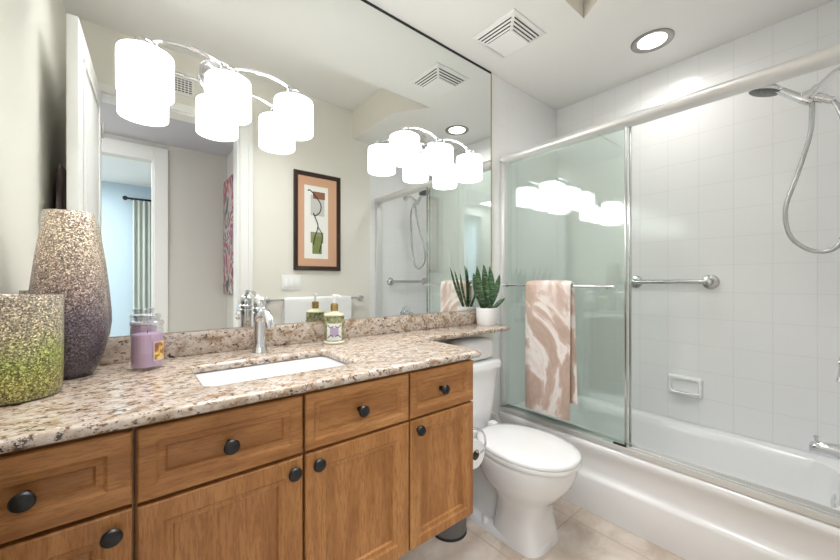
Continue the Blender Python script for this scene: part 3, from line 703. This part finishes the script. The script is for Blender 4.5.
hd = MB(); hd.add([MM @ v for v in g.v], g.f); hd.tube([he, hc-ax*.018], [.012, .012], 14)
obj('spray_head', hd, CHROME, t)
def nozz():
    q = NT('spray_face_nozzles'); vo = q.node('ShaderNodeTexVoronoi'); vo.inputs['Scale'].default_value = 130; q.link(q.coord(), vo.inputs['Vector'])
    q.set(q.ramp(vo.outputs['Distance'], [(.25, srgb(40, 40, 42)), (.4, srgb(110, 112, 114))]), .4); return q.m
g = MB().lathe([(.054, .0092), (.050, .012), (.001, .013)], (0, 0, 0), 36); fc = MB(); fc.add([MM @ v for v in g.v], g.f)
obj('spray_face', fc, nozz(), t)
HOSE = plain('grey_ribbed_hose', srgb(196, 198, 198), .25, .6)
obj('hose', MB().tube(spline([hb+(hb-he)*.12, (2.152, YS+.126, 1.84), (2.16, YS+.132, 1.76), (2.175, YS+.165, 1.62), (2.195, YS+.205, 1.47), (2.21, YS+.190, 1.35), (2.212, YS+.125, 1.285), (2.205, YS+.06, 1.300), (2.19, YS+.03, 1.42), (2.175, YS+.028, 1.60), (2.16, YS+.04, 1.76), (2.152, YS+.055, 1.835), (2.15, YS+.070, 1.871)], 8), .0085, 12), HOSE, t)

# ------------------------------------------------------------------ ceiling fittings
t = thing('recessed_light', 'lit round recessed light in the ceiling over the bathtub', 'light', (2.141, -.726, ZS))
obj('trim_ring', MB().lathe([(.098, -.0005), (.097, -.004), (.090, -.007), (.072, -.004), (.066, -.001), (.066, -.0005)], (2.141, -.726, ZS), 48, caps=(False, False)), plain('grey_trim_metal', srgb(150, 148, 144), .35, .8), t)
obj('lens', MB().lathe([(.0655, -.0006), (.0655, -.002), (.001, -.0025)], (2.141, -.726, ZS), 40), LENS, t)
t = thing('exhaust_fan_grille', 'square white exhaust fan grille on the ceiling', 'vent', (1.52, -.268, ZS))
vx, vy, vh = 1.52, -.270, .133
def sq(h, z): return [Vector((vx-h, vy-h, z)), Vector((vx+h, vy-h, z)), Vector((vx+h, vy+h, z)), Vector((vx-h, vy+h, z))]
obj('frame', MB().loft([sq(vh, ZS-.0005), sq(vh, ZS-.006), sq(vh-.008, ZS-.009), sq(vh-.012, ZS-.0095)], (False, False)), PLW, t, False)
obj('recess', MB().loft([sq(vh-.014, ZS-.004), sq(vh-.060, ZS-.039)], (False, True)), DARK, t, False)
for k in range(4):
    lv = MB(); t0, t1 = k/4, k/4+.15
    a_, b_ = [sq(vh-.012-.046*q, ZS-.0095-.034*q) for q in (t0, t1)]
    lv.loft([a_, b_], (False, False)); obj('louver', lv, PLW, t, False)
obj('cover', MB().loft([sq(vh-.062, ZS-.036), sq(vh-.056, ZS-.043), sq(vh-.060, ZS-.047)], (False, True)), PLW, t, False)
for sx, sy in ((1, 1), (1, -1), (-1, 1), (-1, -1)):
    obj('corner_rib', MB().add([Vector((vx+sx*(vh-.008), vy+sy*(vh-.018), ZS-.0098)), Vector((vx+sx*(vh-.018), vy+sy*(vh-.008), ZS-.0098)), Vector((vx+sx*(vh-.066), vy+sy*(vh-.056), ZS-.0445)), Vector((vx+sx*(vh-.056), vy+sy*(vh-.066), ZS-.0445))], [[0, 1, 2, 3]]), PLW, t, False)

# ------------------------------------------------------------------ wall opposite, seen in the mirror
t = thing('framed_picture', 'tall framed abstract print on the wall opposite the mirror', 'picture', (1.215, YF, 1.25))
x0, x1, z0, z1 = 1.027, 1.432, 1.248, 2.053
FRM = plain('dark_brown_frame', srgb(52, 34, 26), .35)
def fr(ix, y): return [Vector((x0+ix, y, z0+ix)), Vector((x1-ix, y, z0+ix)), Vector((x1-ix, y, z1-ix)), Vector((x0+ix, y, z1-ix))]
obj('frame', MB().loft([fr(0, YF+.001), fr(0, YF+.018), fr(.006, YF+.024), fr(.030, YF+.020), fr(.036, YF+.010)], (False, False)), FRM, t, False)
obj('mat_board', MB().add(fr(.034, YF+.011), [[0, 1, 2, 3]]), plain('peach_mat', srgb(214, 168, 136), .7), t, False)
obj('print', MB().box(1.113, 1.318, YF+.011, YF+.0125, 1.345, 1.945), plain('white_print_paper', srgb(240, 238, 232), .6), t, False)
def patch(a, b, c, d, col, nm, y): obj('print_patch', MB().box(a, b, YF+.0125, y, c, d), plain(nm, col, .7), t, False)
patch(1.165, 1.285, 1.70, 1.87, srgb(204, 202, 198), 'grey_wash', YF+.0130)
patch(1.185, 1.29, 1.84, 1.90, srgb(150, 100, 76), 'rust_wash', YF+.0134)
patch(1.165, 1.275, 1.475, 1.565, srgb(150, 148, 112), 'olive_wash', YF+.0130)
patch(1.180, 1.262, 1.385, 1.530, srgb(128, 140, 80), 'moss_wash', YF+.0134)
ink = plain('black_ink', srgb(30, 28, 30), .6); yk = YF+.0142
st = MB().tube(spline([(1.140, yk, 1.90), (1.16, yk, 1.905), (1.20, yk, 1.87), (1.252, yk, 1.80), (1.245, yk, 1.735), (1.20, yk, 1.70), (1.19, yk, 1.72), (1.215, yk, 1.66), (1.228, yk, 1.61), (1.20, yk, 1.52), (1.19, yk, 1.46)], 6), .0042, 6)
st.tube(spline([(1.228, yk, 1.61), (1.26, yk, 1.56), (1.265, yk, 1.51), (1.24, yk, 1.40)], 6), .0035, 6)
obj('ink_stroke', st, ink, t)
t = thing('light_switch', 'white triple rocker light switch plate below the framed picture', 'switch', (1.01, YF, 1.148))
obj('plate', MB().box(.934, 1.087, YF+.0005, YF+.007, 1.090, 1.206, .003), PLW, t)
for k in range(3): obj('rocker', MB().box(.956+.046*k-.005, .956+.046*k+.021, YF+.006, YF+.012, 1.114, 1.182, .003), plain('switch_rocker_white', srgb(246, 246, 244), .3), t)
t = thing('towel_bar', 'nickel towel bar on the wall below the picture', 'towel bar', (1.21, YF, 1.012))
obj('bar', MB().tube([(.826, YF+.04, 1.012), (1.63, YF+.04, 1.012)], .008, 14), NICKEL, t)
for x in (.826, 1.63): obj('post', MB().lathe([(.024, .001), (.024, .006), (.014, .012), (.011, .026), (.014, .030), (.014, .050), (.008, .053)], (x, YF, 1.012), 24, 'Y'), NICKEL, t)
m = drape(.0, .575, .52, .60, 0, 1.012, .0145, .012, .003)
for v in m.v: v.x, v.y = .940+v.y, (YF+.04)-v.x
tag(obj('hand_towel', m, TERRY, None, True, 60), 'plain white towel over the nickel towel bar, seen in the mirror', 'towel')
t = thing('air_vent', 'white louvred air vent high above the doorway, seen in the mirror', 'vent', (.22, YF, 2.40))
obj('frame', MB().box(.09, .35, YF+.0005, YF+.006, 2.40, 2.412, .002).box(.09, .35, YF+.0005, YF+.006, 2.505, 2.517, .002).box(.09, .102, YF+.0005, YF+.006, 2.40, 2.517, .002).box(.338, .35, YF+.0005, YF+.006, 2.40, 2.517, .002), PLW, t)
obj('back', MB().box(.10, .34, YF+.0004, YF+.001, 2.41, 2.507), DARK, t, False)
m = MB()
for k in range(6): m.box(.10, .34, YF+.001, YF+.005, 2.414+.0155*k, 2.420+.0155*k)
for k in range(11): m.box(.112+.0205*k, .117+.0205*k, YF+.001, YF+.0055, 2.41, 2.507)
obj('louver', m, PLW, t, False)
# cloth behind the door
m = MB(); rings = []
for i in range(20):
    u = i/19; z = 1.66-.66*u
    wd = .19+.10*u; P = []
    for j in range(28):
        a = 2*PI*j/28; yy = -1.10+wd*math.cos(a)*(1 if i else .9); xx = -.240+(.020+.004*math.sin(yy*55+u*2))*math.sin(a)
        P.append(Vector((xx, yy, z+.04*math.cos(a)*(1-u))))
    rings.append(P)
m.loft(rings)
dk = NT('dark_plum_grey_cloth'); vv = dk.coord('Object', (1, 3, .6)); dk.set(dk.ramp(dk.noise(vv, 9, 3), [(.35, srgb(140, 122, 126)), (.5, srgb(170, 156, 154)), (.62, srgb(206, 198, 190))]), .85)
t = thing('hanging_cloth', 'dark grey cloth hanging on a hook behind the open door', 'cloth', (XL, -1.1, 1.68))
obj('cloth', m, dk.m, t, True, 60)
obj('hook', MB().tube([(XL+.001, -1.1, 1.70), (XL+.03, -1.1, 1.69), (XL+.035, -1.1, 1.665), (XL+.03, -1.1, 1.64)], .006, 10), BLACK, t)
# hall canvas
def canv():
    q = NT('abstract_canvas_paint'); v = q.coord('Object', (1, 1.5, 1))
    c = q.ramp(q.noise(v, 3.2, 3, .5, 2.2), [(.28, srgb(36, 34, 48)), (.40, srgb(70, 96, 84)), (.45, srgb(196, 200, 206)), (.5, srgb(206, 150, 130)), (.54, srgb(160, 56, 70)), (.60, srgb(96, 48, 100)), (.66, srgb(200, 204, 210)), (.75, srgb(46, 74, 78))])
    q.set(c, .5); return q.m
t = thing('canvas_painting', 'colourful abstract canvas on the hallway wall, seen in the mirror', 'painting', (.72, -2.1, 1.03))
obj('canvas', MB().box(.702, .734, -2.385, -1.85, 1.04, 2.085, .003), [canv()], t)
# bedroom curtain
t = thing('curtain_rod', 'dark curtain rod in the blue bedroom, seen in the mirror', 'curtain rod', (.4, -4.9, 2.29))
BR = plain('dark_bronze_rod', srgb(40, 38, 40), .4, .4)
obj('rod', MB().tube([(.0, -4.9, 2.29), (1.3, -4.9, 2.29)], .014, 12), BR, t)
obj('finial', MB().sphere((-.02, -4.9, 2.29), .03), BR, t)
obj('bracket', MB().tube([(.06, -4.9, 2.29), (.06, -4.999, 2.29)], .01, 10), BR, t)
def cur():
    q = NT('grey_green_curtain'); q.set(srgb(196, 200, 192), .8); return q.m
m = MB(); P0 = []
N = 120
fr_, bk_ = [], []
for j in range(N):
    s = j/(N-1); x = .06+.62*s; y = -4.9+.028*math.sin(s*2*PI*11)+.008*math.sin(s*37)
    fr_.append((x, y)); bk_.append((x, y-.006))
ring = fr_+bk_[::-1]
m.loft([[Vector((x, y, z)) for x, y in ring] for z in (.02, .8, 1.6, 2.272)], (True, True))
t2 = tag(obj('curtain', m, cur(), None, True, 80), 'pleated grey green curtain in the bedroom, seen in the mirror', 'curtain')
